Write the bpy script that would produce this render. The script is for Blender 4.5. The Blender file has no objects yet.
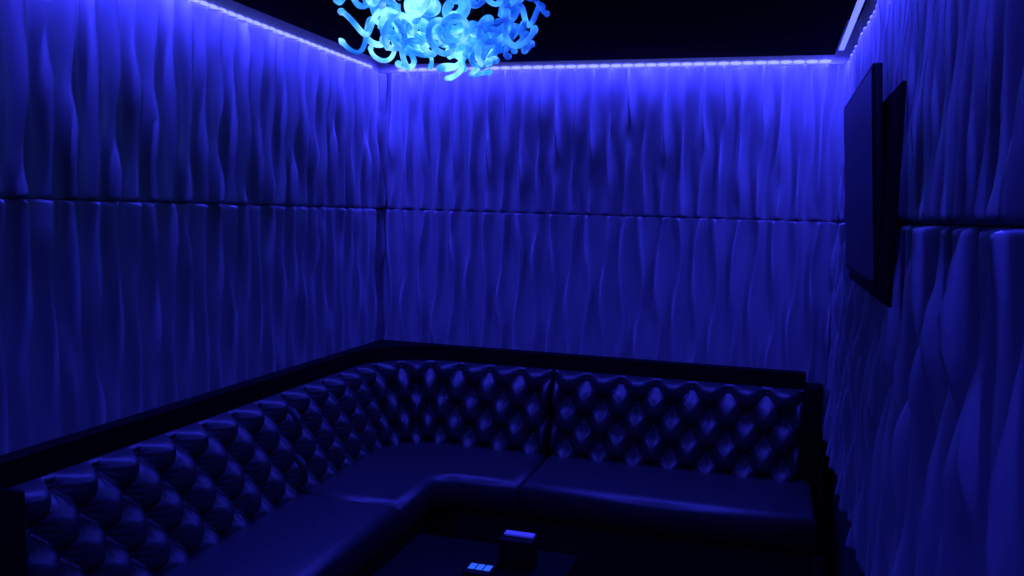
import bpy, bmesh, math, random
import numpy as np
from mathutils import Vector, Matrix
random.seed(7)
S = bpy.context.scene
S.view_settings.view_transform = 'Standard'
S.view_settings.look = 'None'

# ------------------------------------------------------------------ dims
XL, XR, YB, YF = -2.24, 0.36, 4.70, -0.9
ZC = 2.56
ZS = 1.75
ZP = 0.66

# ------------------------------------------------------------------ materials
def mat(name, base, rough=0.5, metal=0.0, spec=0.5, emis=None, estr=0.0, noise=0.0, nscale=20, bump=0.0, bscale=60, coat=0.0, trans=0.0):
    m = bpy.data.materials.new(name); m.use_nodes = True
    nt = m.node_tree; b = nt.nodes['Principled BSDF']
    b.inputs['Base Color'].default_value = (*base, 1)
    b.inputs['Roughness'].default_value = rough
    b.inputs['Metallic'].default_value = metal
    b.inputs['Specular IOR Level'].default_value = spec
    b.inputs['Coat Weight'].default_value = coat
    b.inputs['Transmission Weight'].default_value = trans
    if emis:
        b.inputs['Emission Color'].default_value = (*emis, 1)
        b.inputs['Emission Strength'].default_value = estr
    tc = nt.nodes.new('ShaderNodeTexCoord')
    if noise > 0:
        n = nt.nodes.new('ShaderNodeTexNoise'); n.inputs['Scale'].default_value = nscale
        r = nt.nodes.new('ShaderNodeValToRGB')
        r.color_ramp.elements[0].color = (*[c*(1-noise) for c in base], 1)
        r.color_ramp.elements[1].color = (*[min(1, c*(1+noise)) for c in base], 1)
        nt.links.new(tc.outputs['Object'], n.inputs['Vector'])
        nt.links.new(n.outputs['Fac'], r.inputs['Fac'])
        nt.links.new(r.outputs['Color'], b.inputs['Base Color'])
    if bump > 0:
        n = nt.nodes.new('ShaderNodeTexNoise'); n.inputs['Scale'].default_value = bscale
        n.inputs['Detail'].default_value = 4
        bp = nt.nodes.new('ShaderNodeBump'); bp.inputs['Strength'].default_value = bump
        bp.inputs['Distance'].default_value = 0.01
        nt.links.new(tc.outputs['Object'], n.inputs['Vector'])
        nt.links.new(n.outputs['Fac'], bp.inputs['Height'])
        nt.links.new(bp.outputs['Normal'], b.inputs['Normal'])
    return m

M_panel = mat('wave_panel_paint', (0.22, 0.22, 0.23), 0.36, spec=0.6, noise=0.06, nscale=6)
M_cove = mat('cove_white_paint', (0.7, 0.7, 0.7), 0.7, spec=0.2, noise=0.03, nscale=6)
M_wall = mat('dark_wall_paint', (0.02, 0.02, 0.022), 0.8, spec=0.1, noise=0.1)
M_ceil = mat('black_ceiling_paint', (0.0015, 0.0015, 0.0018), 0.95, spec=0.02, noise=0.2)
M_floor = mat('dark_carpet', (0.012, 0.012, 0.014), 0.95, spec=0.1, noise=0.5, nscale=90, bump=0.4, bscale=250)
M_leather = mat('tufted_leather', (0.014, 0.014, 0.016), 0.42, spec=0.5, noise=0.15, nscale=12, bump=0.14, bscale=90)
M_wood = mat('black_lacquered_wood', (0.002, 0.002, 0.003), 0.6, spec=0.05, noise=0.3, nscale=30)
M_base = mat('sofa_base_vinyl', (0.004, 0.004, 0.005), 0.6, spec=0.1, noise=0.2)
M_tvb = mat('tv_plastic', (0.003, 0.003, 0.003), 0.5, spec=0.06, noise=0.1)
M_tvs = mat('tv_glass', (0.002, 0.002, 0.003), 0.3, spec=0.06, noise=0.1)
M_tab = mat('table_lacquer', (0.002, 0.002, 0.003), 0.4, spec=0.06, noise=0.2)
M_metal = mat('dark_metal', (0.03, 0.03, 0.03), 0.4, metal=0.9, noise=0.1)
M_black = mat('shadow_board_black', (0.002, 0.002, 0.002), 0.8, spec=0.05, noise=0.1)
M_paper = mat('napkin_paper', (0.4, 0.4, 0.4), 0.9, noise=0.03)
M_disp = mat('pager_display', (0.02, 0.1, 0.2), 0.3, emis=(0.03, 0.14, 1.0), estr=0.8)
M_led = mat('led_diffuser', (0.5, 0.5, 0.6), 0.4, emis=(0.10, 0.13, 1.0), estr=2.0)
M_pod = mat('led_pod_lens', (0.5, 0.5, 0.6), 0.4, emis=(0.26, 0.30, 1.0), estr=1.2)

# ------------------------------------------------------------------ helpers
def link(o, parent=None):
    S.collection.objects.link(o)
    if parent: o.parent = parent
    return o
def empty(name, loc=(0,0,0)):
    e = bpy.data.objects.new(name, None); e.empty_display_size = 0.1
    S.collection.objects.link(e); return e
def meshobj(name, verts, faces, m, parent=None, smooth=False):
    me = bpy.data.meshes.new(name); me.from_pydata([tuple(map(float,v)) for v in verts], [], [tuple(map(int,f)) for f in faces]); me.update()
    if smooth:
        me.polygons.foreach_set('use_smooth', [True]*len(me.polygons))
    me.materials.append(m)
    return link(bpy.data.objects.new(name, me), parent)
def box(name, x0,x1,y0,y1,z0,z1, m, parent=None, bevel=0.0, seg=3):
    bm = bmesh.new(); bmesh.ops.create_cube(bm, size=1)
    for v in bm.verts:
        v.co = Vector(((x0+x1)/2+v.co.x*(x1-x0), (y0+y1)/2+v.co.y*(y1-y0), (z0+z1)/2+v.co.z*(z1-z0)))
    if bevel > 0:
        bmesh.ops.bevel(bm, geom=bm.edges[:], offset=bevel, segments=seg, profile=0.5, affect='EDGES')
    me = bpy.data.meshes.new(name); bm.to_mesh(me); bm.free()
    if bevel > 0: me.polygons.foreach_set('use_smooth', [True]*len(me.polygons))
    me.materials.append(m)
    return link(bpy.data.objects.new(name, me), parent)
def prism(name, pts, z0, z1, m, parent=None, bevel=0.0, seg=4):
    bm = bmesh.new()
    f = bm.faces.new([bm.verts.new((p[0], p[1], z0)) for p in pts])
    r = bmesh.ops.extrude_face_region(bm, geom=[f])
    for v in [g for g in r['geom'] if isinstance(g, bmesh.types.BMVert)]: v.co.z = z1
    bmesh.ops.recalc_face_normals(bm, faces=bm.faces[:])
    if bevel > 0:
        ed = [e for e in bm.edges if abs(e.verts[0].co.z-e.verts[1].co.z) < 1e-6 and e.verts[0].co.z > z1-1e-4]
        bmesh.ops.bevel(bm, geom=ed, offset=bevel, segments=seg, profile=0.5, affect='EDGES')
    me = bpy.data.meshes.new(name); bm.to_mesh(me); bm.free()
    if bevel > 0:
        me.polygons.foreach_set('use_smooth', [len(p.vertices) < 6 for p in me.polygons])
    me.materials.append(m)
    return link(bpy.data.objects.new(name, me), parent)

# ------------------------------------------------------------------ room shell
T = 0.12
wl = box('wall_left', XL-T, XL, YF-T, YB+T, 0, 2.75, M_wall)
wb = box('wall_back', XL, XR, YB, YB+T, 0, 2.75, M_wall)
wr = box('wall_right', XR, XR+T, YF-T, YB+T, 0, 2.75, M_wall)
wf = box('wall_front', XL, XR, YF-T, YF, 0, 2.75, M_wall)
fl = box('floor', XL-T, XR+T, YF-T, YB+T, -0.1, 0, M_floor)
ce = box('ceiling', XL-T, XR+T, YF-T, YB+T, 2.75, 2.85, M_ceil)
SL = 0.130
drop = box('dropped_slab', XL+SL, XR-0.115, YF+SL, YB-SL, ZC, 2.75, M_ceil, ce)
ZT = 2.537
box('cove_board_left', XL, XL+0.006, YF, YB, ZT, 2.75, M_cove, wl)
box('cove_board_back', XL, XR, YB-0.006, YB, ZT, 2.75, M_cove, wb)
box('cove_board_right', XR-0.006, XR, YF, YB, ZT, 2.75, M_cove, wr)

# ------------------------------------------------------------------ wave panels
def wave(s, z, seed):
    p = 0.098
    phi = 0.8*np.sin(1.9*s+seed) + 0.9*np.sin(4.7*s+2*seed) + 0.9*np.sin(15*s+seed)
    L = 0.70
    q = np.pi*s/p + seed
    w = 0.15*p*np.sin(2*np.pi*z/L + phi)*np.cos(q)
    w = w + 0.02*p*np.sin(2*np.pi*z/0.40 + 2*phi + 3*s)
    th = 2*np.pi*(s+w)/p
    v = np.sqrt(np.sin(th/2)**2+0.003)
    c = 0.9*np.clip((1.0015-v)/0.947, 0, 1)**1.1 + 0.1*(0.5+0.5*np.cos(th))
    za = 2*np.pi*z/L + phi + 0.9
    saw = np.sin(za + 0.6*np.sin(za))
    amp = 1 + 0.50*np.cos(q + 0.6)*saw + 0.12*np.sin(2*np.pi*z/0.42+11*s)
    return 0.005 + 0.045*amp*c

def panel(name, origin, dirv, nrm, length, z0, z1, seed, parent):
    ds = 0.0055
    ns = int(length/ds)+1
    s = np.linspace(0, length, ns)
    e = np.array([0, .0005, .0015, .003, .005, .008, .012])
    z = np.concatenate([z0+e, np.linspace(z0+0.02, z1-0.02, int((z1-z0)/0.012)), (z1-e)[::-1]])
    nz = len(z)
    SS, ZZ = np.meshgrid(s, z)
    H = wave(SS, ZZ, seed)
    dd = np.minimum(ZZ-z0, z1-ZZ); k = np.clip(dd/0.014, 0, 1); k = np.sqrt(1-(1-k)**2)
    H = 0.004 + (H-0.004)*(0.12+0.88*k)
    P = np.zeros((nz+2, ns, 3))
    o = np.array(origin); d = np.array(dirv); n = np.array(nrm)
    P[1:-1] = o + SS[..., None]*d + H[..., None]*n
    P[1:-1, :, 2] = ZZ
    P[0] = o + s[:, None]*d; P[0, :, 2] = z0
    P[-1] = o + s[:, None]*d; P[-1, :, 2] = z1
    idx = np.arange((nz+2)*ns).reshape(nz+2, ns)
    a = idx[:-1, :-1].ravel(); b = idx[:-1, 1:].ravel(); c = idx[1:, 1:].ravel(); e = idx[1:, :-1].ravel()
    F = np.stack([a, b, c, e], 1)
    me = bpy.data.meshes.new(name)
    V = P.reshape(-1, 3)
    v0, v1, v3 = V[F[ns*25][0]], V[F[ns*25][1]], V[F[ns*25][3]]
    if np.dot(np.cross(v1-v0, v3-v0), n) < 0: F = F[:, ::-1]
    me.from_pydata(V.tolist(), [], F.tolist()); me.update()
    sm = np.ones(len(F), bool); sm[:ns-1] = False; sm[-(ns-1):] = False
    me.polygons.foreach_set('use_smooth', sm.tolist())
    me.materials.append(M_panel)
    return link(bpy.data.objects.new(name, me), parent)
for (nm, o, d, n, L, sd, par) in [
    ('left', (XL, YF, 0), (0, 1, 0), (1, 0, 0), YB-YF-0.002, 0.3, wl),
    ('back', (XL+0.002, YB, 0), (1, 0, 0), (0, -1, 0), XR-XL-0.004, 1.9, wb),
    ('right', (XR, YF, 0), (0, 1, 0), (-1, 0, 0), YB-YF-0.002, 4.1, wr)]:
    panel('wave_panel_upper_'+nm, o, d, n, L, ZS+0.001, ZT, sd, par)
    panel('wave_panel_lower_'+nm, o, d, n, L, ZP, ZS-0.001, sd+1.3, par)

# ------------------------------------------------------------------ LED cove strips
LEDC = (0.034, 0.036, 1.0); LEDP = 19.0; TILT = 0.14
def led(cx, cy, L, axis, inward, off, wall, ly):
    e = box('led_strip_light', *( (cx-0.012, cx+0.012, cy-L/2, cy+L/2) if axis=='y' else (cx-L/2, cx+L/2, cy-0.012, cy+0.012)), ZC+0.022, ZC+0.03, M_led)
    ld = bpy.data.lights.new('led_strip_lamp', 'AREA'); ld.shape = 'RECTANGLE'
    ld.size = L; ld.size_y = 0.024
    ld.color = LEDC
    ld.energy = L*LEDP
    lo = bpy.data.objects.new('led_strip_lamp', ld); link(lo, e)
    zdir = -(Vector((0, 0, -1)) + Vector(inward)*TILT).normalized()
    xdir = Vector((0, 1, 0)) if axis == 'y' else Vector((1, 0, 0))
    ydir = zdir.cross(xdir)
    M = Matrix((xdir, ydir, zdir)).transposed().to_4x4()
    M.translation = Vector((cx, cy, ZC+0.016))
    lo.matrix_world = M
    if wall is None: return
    bm = bmesh.new(); n = int(L/0.062)
    iv = Vector(inward)
    for i in range(n):
        t = (i+0.5)/n*L - L/2
        c = Vector((cx, cy, 0)) + xdir*t - iv*(off-0.012); c.z = 2.549
        bmesh.ops.create_uvsphere(bm, u_segments=10, v_segments=6, radius=1,
            matrix=Matrix.Translation(c) @ Matrix.Diagonal(((0.007 if axis=='y' else 0.031), (0.031 if axis=='y' else 0.007), 0.0095, 1)))
    me = bpy.data.meshes.new('led_pods'); bm.to_mesh(me); bm.free(); me.materials.append(M_pod)
    link(bpy.data.objects.new('led_pods', me), wall)
OFF = 0.100; OR = 0.085
led(XL+OFF, (YF+YB)/2, YB-YF-0.24, 'y', (1, 0, 0), OFF, wl, 0)
led(XR-OR, (YF+YB)/2, YB-YF-0.24, 'y', (-1, 0, 0), OR, wr, 0)
led((XL+XR)/2, YB-OFF, XR-XL-0.24, 'x', (0, -1, 0), OFF, wb, 0)
led((XL+XR)/2, YF+OFF, XR-XL-0.24, 'x', (0, 1, 0), OFF, None, 0)  # unseen strip on the front wall behind the camera, added as fill light

# ------------------------------------------------------------------ sofa
sofa = empty('tufted_corner_sofa')
FX, FY, R = XL+0.14, YB-0.15, 0.40
Y0 = 1.90; X1 = 0.20
LA = FY-R-Y0; LB = R*math.pi/2; LC = X1-(FX+R)
LT = LA+LB+LC
def path(s):
    s = np.asarray(s, float)
    x = np.empty_like(s); y = np.empty_like(s); nx = np.empty_like(s); ny = np.empty_like(s)
    a = s <= LA; c = s >= LA+LB; b = ~(a | c)
    x[a] = FX; y[a] = Y0+s[a]; nx[a] = 1; ny[a] = 0
    t = (s[b]-LA)/R
    x[b] = FX+R-R*np.cos(t); y[b] = FY-R+R*np.sin(t); nx[b] = np.cos(t); ny[b] = -np.sin(t)
    x[c] = FX+R+(s[c]-LA-LB); y[c] = FY; nx[c] = 0; ny[c] = -1
    return x, y, nx, ny
ZB0, ZB1 = 0.42, 0.905
sAB = 3.42-Y0
sBC = LA+LB+(-1.10-(FX+R))
PX, PZ = 0.185, 0.215
def tuft(name, s0, s1):
    n_cols = max(1, round((s1-s0)/PX)); px = (s1-s0)/n_cols
    ns = int((s1-s0)/0.006); nz = 84
    s = np.linspace(s0, s1, ns); zz = np.linspace(0, 1, nz)
    SS, TT = np.meshgrid(s, zz)
    Z = ZB0 + TT*(ZB1-ZB0)
    u = (SS-s0)/px + (Z-ZB0-0.02)/PZ; v = (SS-s0)/px - (Z-ZB0-0.02)/PZ
    k = np.abs(np.sin(np.pi*u)*np.sin(np.pi*v))
    h = 0.044*k**0.6
    du = u-np.round(u); dv = v-np.round(v)
    dx = (du+dv)/2*px; dz = (du-dv)/2*PZ
    r2 = dx**2+dz**2
    ang = np.arctan2(dz, dx)
    h = h - 0.042*np.exp(-r2/(2*0.032**2)) + 0.003*np.cos(10*ang)*np.exp(-((np.sqrt(r2)-0.034)/0.014)**2)
    edge = np.minimum(np.minimum(SS-s0, s1-SS), 1.0)
    ef = np.clip(edge/0.035, 0, 1); ef = np.sqrt(1-(1-ef)**2)
    et = np.clip((ZB1-Z)/0.035, 0, 1); et = np.sqrt(1-(1-et)**2)
    base = 0.048 + 0.07*(1-TT)
    D = (base+h)*ef*et
    x, y, nx, ny = path(s)
    X = x[None]+nx[None]*D; Y = y[None]+ny[None]*D
    V = np.stack([X, Y, Z], -1).reshape(-1, 3)
    idx = np.arange(nz*ns).reshape(nz, ns)
    F = np.stack([idx[:-1, :-1].ravel(), idx[:-1, 1:].ravel(), idx[1:, 1:].ravel(), idx[1:, :-1].ravel()], 1)
    meshobj(name, V, F, M_leather, sofa, True)
    bm = bmesh.new()
    for m in range(0, 2*n_cols+1):
        for k2 in range(0, 6):
            if (m+k2) % 2: continue
            sb = s0 + m*px/2; zb = ZB0+0.02+k2*PZ/2
            if sb < s0+0.03 or sb > s1-0.03 or zb > ZB1-0.03 or zb < 0.47: continue
            xx, yy, ax, ay = [float(q[0]) for q in path([sb])]
            d = 0.048+0.07*(1-(zb-ZB0)/(ZB1-ZB0)) - 0.042 + 0.004
            nv = Vector((ax, ay, 0))
            mt = Matrix.Translation(Vector((xx, yy, zb))+nv*d) @ nv.to_track_quat('Z', 'Y').to_matrix().to_4x4() @ Matrix.Diagonal((0.012, 0.012, 0.006, 1))
            bmesh.ops.create_uvsphere(bm, u_segments=12, v_segments=8, radius=1, matrix=mt)
    me = bpy.data.meshes.new(name+'_buttons'); bm.to_mesh(me); bm.free()
    me.polygons.foreach_set('use_smooth', [True]*len(me.polygons)); me.materials.append(M_leather)
    link(bpy.data.objects.new(name+'_buttons', me), sofa)
tuft('tufted_back_left', 0.0, sAB-0.004)
tuft('tufted_back_corner', sAB+0.004, sBC-0.004)
tuft('tufted_back_right', sBC+0.004, LT)
ss = np.concatenate([[0], np.linspace(LA, LA+LB, 16), [LT]])
x, y, nx, ny = path(ss)
g = 0.072
pts = [(XL+g, Y0)] + [(float(a), float(b)) for a, b in zip(x, y)] + [(X1, YB-g), (XL+g, YB-g)]
prism('back_frame', pts, 0.0, 0.985, M_wood, sofa)
box('end_panel_near', XL+g, FX+0.12, Y0-0.02, Y0+0.004, 0, 0.93, M_wood, sofa, 0.006)
box('end_panel_right', X1-0.004, XR-g-0.004, FY-0.06, YB-g, 0, 0.93, M_wood, sofa, 0.006)
SZ0, SZ1 = 0.31, 0.465
SX, SY = -1.50, 3.90
def seat(name, pts):
    return prism(name, pts, SZ0, SZ1, M_leather, sofa, 0.045, 6)
seat('seat_left', [(FX, Y0+0.01), (SX, Y0+0.01), (SX, 3.415), (FX, 3.415)])
fil = [(SX+0.12-0.12*math.cos(t), SY-0.12+0.12*math.sin(t)) for t in np.linspace(0, math.pi/2, 8)]
seat('seat_corner', [(FX, 3.425), (SX, 3.425)] + fil + [(-1.105, SY), (-1.105, FY), (FX, FY)])
seat('seat_right', [(-1.095, SY), (XR-0.11, SY), (XR-0.11, FY), (-1.095, FY)])
q = 0.05
prism('sofa_base', [(FX, Y0+0.01), (SX-q, Y0+0.01), (SX-q, SY+q), (XR-0.11, SY+q), (XR-0.11, FY), (FX, FY)], 0.0, SZ0+0.01, M_base, sofa)

# ------------------------------------------------------------------ TV on right wall
tv = empty('wall_mounted_television')
tx = 0.260
a = box('tv_body', tx, tx+0.026, 2.60, 3.60, 1.57, 2.19, M_tvb, tv, 0.006)
b_ = box('tv_screen', tx-0.002, tx+0.001, 2.615, 3.585, 1.59, 2.175, M_tvs, tv)
piv = Vector((tx+0.02, 3.1, 1.88))
RM = Matrix.Translation(piv) @ Matrix.Rotation(math.radians(-4), 4, 'Y') @ Matrix.Translation(-piv)
for o in (a, b_): o.data.transform(RM)
box('tv_mount_arm', tx+0.018, XR-0.065, 3.0, 3.2, 1.80, 1.98, M_metal, tv)
box('tv_shadow_board', XR-0.075, XR-0.064, 2.34, 3.5, 1.54, 2.10, M_black, tv, 0.004)  # black board added in place of the TV's shadow on the wall

# ------------------------------------------------------------------ table + items
tab = empty('cocktail_table')
box('table_top', -1.25, -0.62, 2.30, 3.05, 0.46, 0.50, M_tab, tab, 0.008)
box('table_column', -1.0, -0.87, 2.6, 2.74, 0.03, 0.47, M_metal, tab, 0.01)
box('table_foot', -1.15, -0.72, 2.44, 2.90, 0.0, 0.03, M_metal, tab, 0.01)
nh = empty('napkin_holder')
box('holder_body', -0.87, -0.745, 2.85, 2.93, 0.50, 0.60, M_tab, nh, 0.006)
box('napkin_stack', -0.862, -0.753, 2.885, 2.922, 0.60, 0.61, M_paper, nh, 0.003)
pg = empty('table_call_pager')
box('pager_body', -0.965, -0.865, 2.74, 2.86, 0.50, 0.512, M_tvb, pg, 0.004)
for i in range(3):
    box('display_bar_%d' % (i+1), -0.955+i*0.028, -0.932+i*0.028, 2.77, 2.815, 0.512, 0.5135, M_disp, pg)

# ------------------------------------------------------------------ chandelier
ch = empty('twisted_glass_chandelier')
def glass(name, c0, c1, c2, st):
    mg = bpy.data.materials.new(name); mg.use_nodes = True
    nt = mg.node_tree; b = nt.nodes['Principled BSDF']
    b.inputs['Base Color'].default_value = (0.4, 0.75, 0.85, 1); b.inputs['Roughness'].default_value = 0.12
    b.inputs['Transmission Weight'].default_value = 0.4
    b.inputs['Coat Weight'].default_value = 0.5
    tc = nt.nodes.new('ShaderNodeTexCoord'); nz = nt.nodes.new('ShaderNodeTexNoise'); nz.inputs['Scale'].default_value = 15
    rp = nt.nodes.new('ShaderNodeValToRGB')
    rp.color_ramp.elements[0].position = 0.36; rp.color_ramp.elements[0].color = (*c0, 1)
    rp.color_ramp.elements[1].position = 0.66; rp.color_ramp.elements[1].color = (*c2, 1)
    e2 = rp.color_ramp.elements.new(0.5); e2.color = (*c1, 1)
    nt.links.new(tc.outputs['Object'], nz.inputs['Vector']); nt.links.new(nz.outputs['Fac'], rp.inputs['Fac'])
    nt.links.new(rp.outputs['Color'], b.inputs['Emission Color']); b.inputs['Emission Strength'].default_value = st
    return mg
G1 = glass('pale_cyan_art_glass', (0.0, 0.04, 0.35), (0.03, 0.22, 0.75), (0.36, 0.8, 1.0), 0.8)
G2 = glass('deep_blue_art_glass', (0.0, 0.01, 0.22), (0.01, 0.06, 0.5), (0.06, 0.32, 1.0), 0.75)
C = Vector((-0.935, 2.42, 2.335))
def curl_curve(name, splines, m, parent):
    cu = bpy.data.curves.new(name, 'CURVE'); cu.dimensions = '3D'; cu.bevel_depth = 1.0; cu.bevel_resolution = 3
    cu.use_fill_caps = True
    for pts in splines:
        sp = cu.splines.new('POLY'); sp.points.add(len(pts)-1)
        for i, (p, r) in enumerate(pts):
            sp.points[i].co = (*p, 1); sp.points[i].radius = r
    tmp = bpy.data.objects.new(name+'_c', cu); S.collection.objects.link(tmp)
    dg = bpy.context.evaluated_depsgraph_get()
    me = bpy.data.meshes.new_from_object(tmp.evaluated_get(dg))
    bpy.data.objects.remove(tmp)
    me.name = name; me.materials.clear(); me.materials.append(m)
    me.polygons.foreach_set('use_smooth', [True]*len(me.polygons))
    return link(bpy.data.objects.new(name, me), parent)
spl = []; spl2 = []; wires = []
rnd = random.Random(31)
for i in range(74):
    az = rnd.uniform(0, 2*math.pi); el = rnd.uniform(-1.2, 0.3)
    rad = rnd.uniform(0.3, 1.0)**0.5
    d = Vector((math.cos(az)*math.cos(el), math.sin(az)*math.cos(el), math.sin(el)))
    if d.x > 0.2 and rnd.random() < 0.35: continue
    start = C + Vector((d.x*0.16, d.y*0.16, d.z*0.09))
    end = C + Vector((d.x*0.35*rad, d.y*0.34*rad, d.z*0.215*rad))
    ax = (end-start).normalized()
    side = ax.cross(Vector((rnd.gauss(0,1), rnd.gauss(0,1), rnd.gauss(0,1)))).normalized()
    up = ax.cross(side)
    turns = rnd.uniform(1.1, 2.1); cr = rnd.uniform(0.024, 0.044); tr = rnd.uniform(0.0075, 0.0115)
    N = 64; pts = []
    ph = rnd.uniform(0, 6.28)
    for k in range(N+1):
        t = k/N
        a = ph+turns*2*math.pi*t
        c = cr*(0.5+0.7*t)
        p = start.lerp(end, t) + side*c*math.cos(a) + up*c*math.sin(a)*0.8
        r = tr*(1.0-0.2*t) if k < N-3 else tr*(0.9, 1.15, 1.0, 0.4)[k-(N-3)]
        pts.append((p, r))
    (spl if (d.x < 0.35 or rnd.random() < 0.3) else spl2).append(pts)
curl_curve('glass_curls_pale', spl, G1, ch)
curl_curve('glass_curls_deep', spl2, G2, ch)
for i in range(14):
    a = i*2*math.pi/14; r = 0.05+0.05*(i % 2)
    p0 = Vector((C.x+r*math.cos(a), C.y+r*math.sin(a), ZC-0.02)); p1 = C+Vector((r*math.cos(a), r*math.sin(a), -0.02))
    wires.append([(p0, 0.0022), (p1, 0.0022)])
curl_curve('hanging_rods', wires, M_metal, ch)
bm = bmesh.new()
bmesh.ops.create_cone(bm, cap_ends=True, segments=48, radius1=0.14, radius2=0.15, depth=0.03, matrix=Matrix.Translation((C.x, C.y, ZC-0.015)))
bmesh.ops.create_uvsphere(bm, u_segments=24, v_segments=12, radius=0.05, matrix=Matrix.Translation(C))
me = bpy.data.meshes.new('canopy_and_hub'); bm.to_mesh(me); bm.free(); me.materials.append(M_metal)
link(bpy.data.objects.new('canopy_and_hub', me), ch)

# ------------------------------------------------------------------ world
w = bpy.data.worlds.new('World'); S.world = w; w.use_nodes = True
w.node_tree.nodes['Background'].inputs[0].default_value = (0.0, 0.0, 0.01, 1)
w.node_tree.nodes['Background'].inputs[1].default_value = 0.1

# ------------------------------------------------------------------ camera
yaw, pit, rol = map(math.radians, (16.55, 4.97, 1.66))
f = Vector((-math.sin(yaw)*math.cos(pit), math.cos(yaw)*math.cos(pit), -math.sin(pit)))
r0 = Vector((math.cos(yaw), math.sin(yaw), 0)); u0 = r0.cross(f)
r = r0*math.cos(rol)+u0*math.sin(rol); u = u0*math.cos(rol)-r0*math.sin(rol)
cam = bpy.data.cameras.new('camera'); cam.sensor_width = 36; cam.lens = 868/1024*36; cam.clip_start = 0.02
co = bpy.data.objects.new('camera', cam); S.collection.objects.link(co)
M = Matrix((r, u, -f)).transposed().to_4x4(); M.translation = Vector((0, 0, 1.75))
co.matrix_world = M
S.camera = co
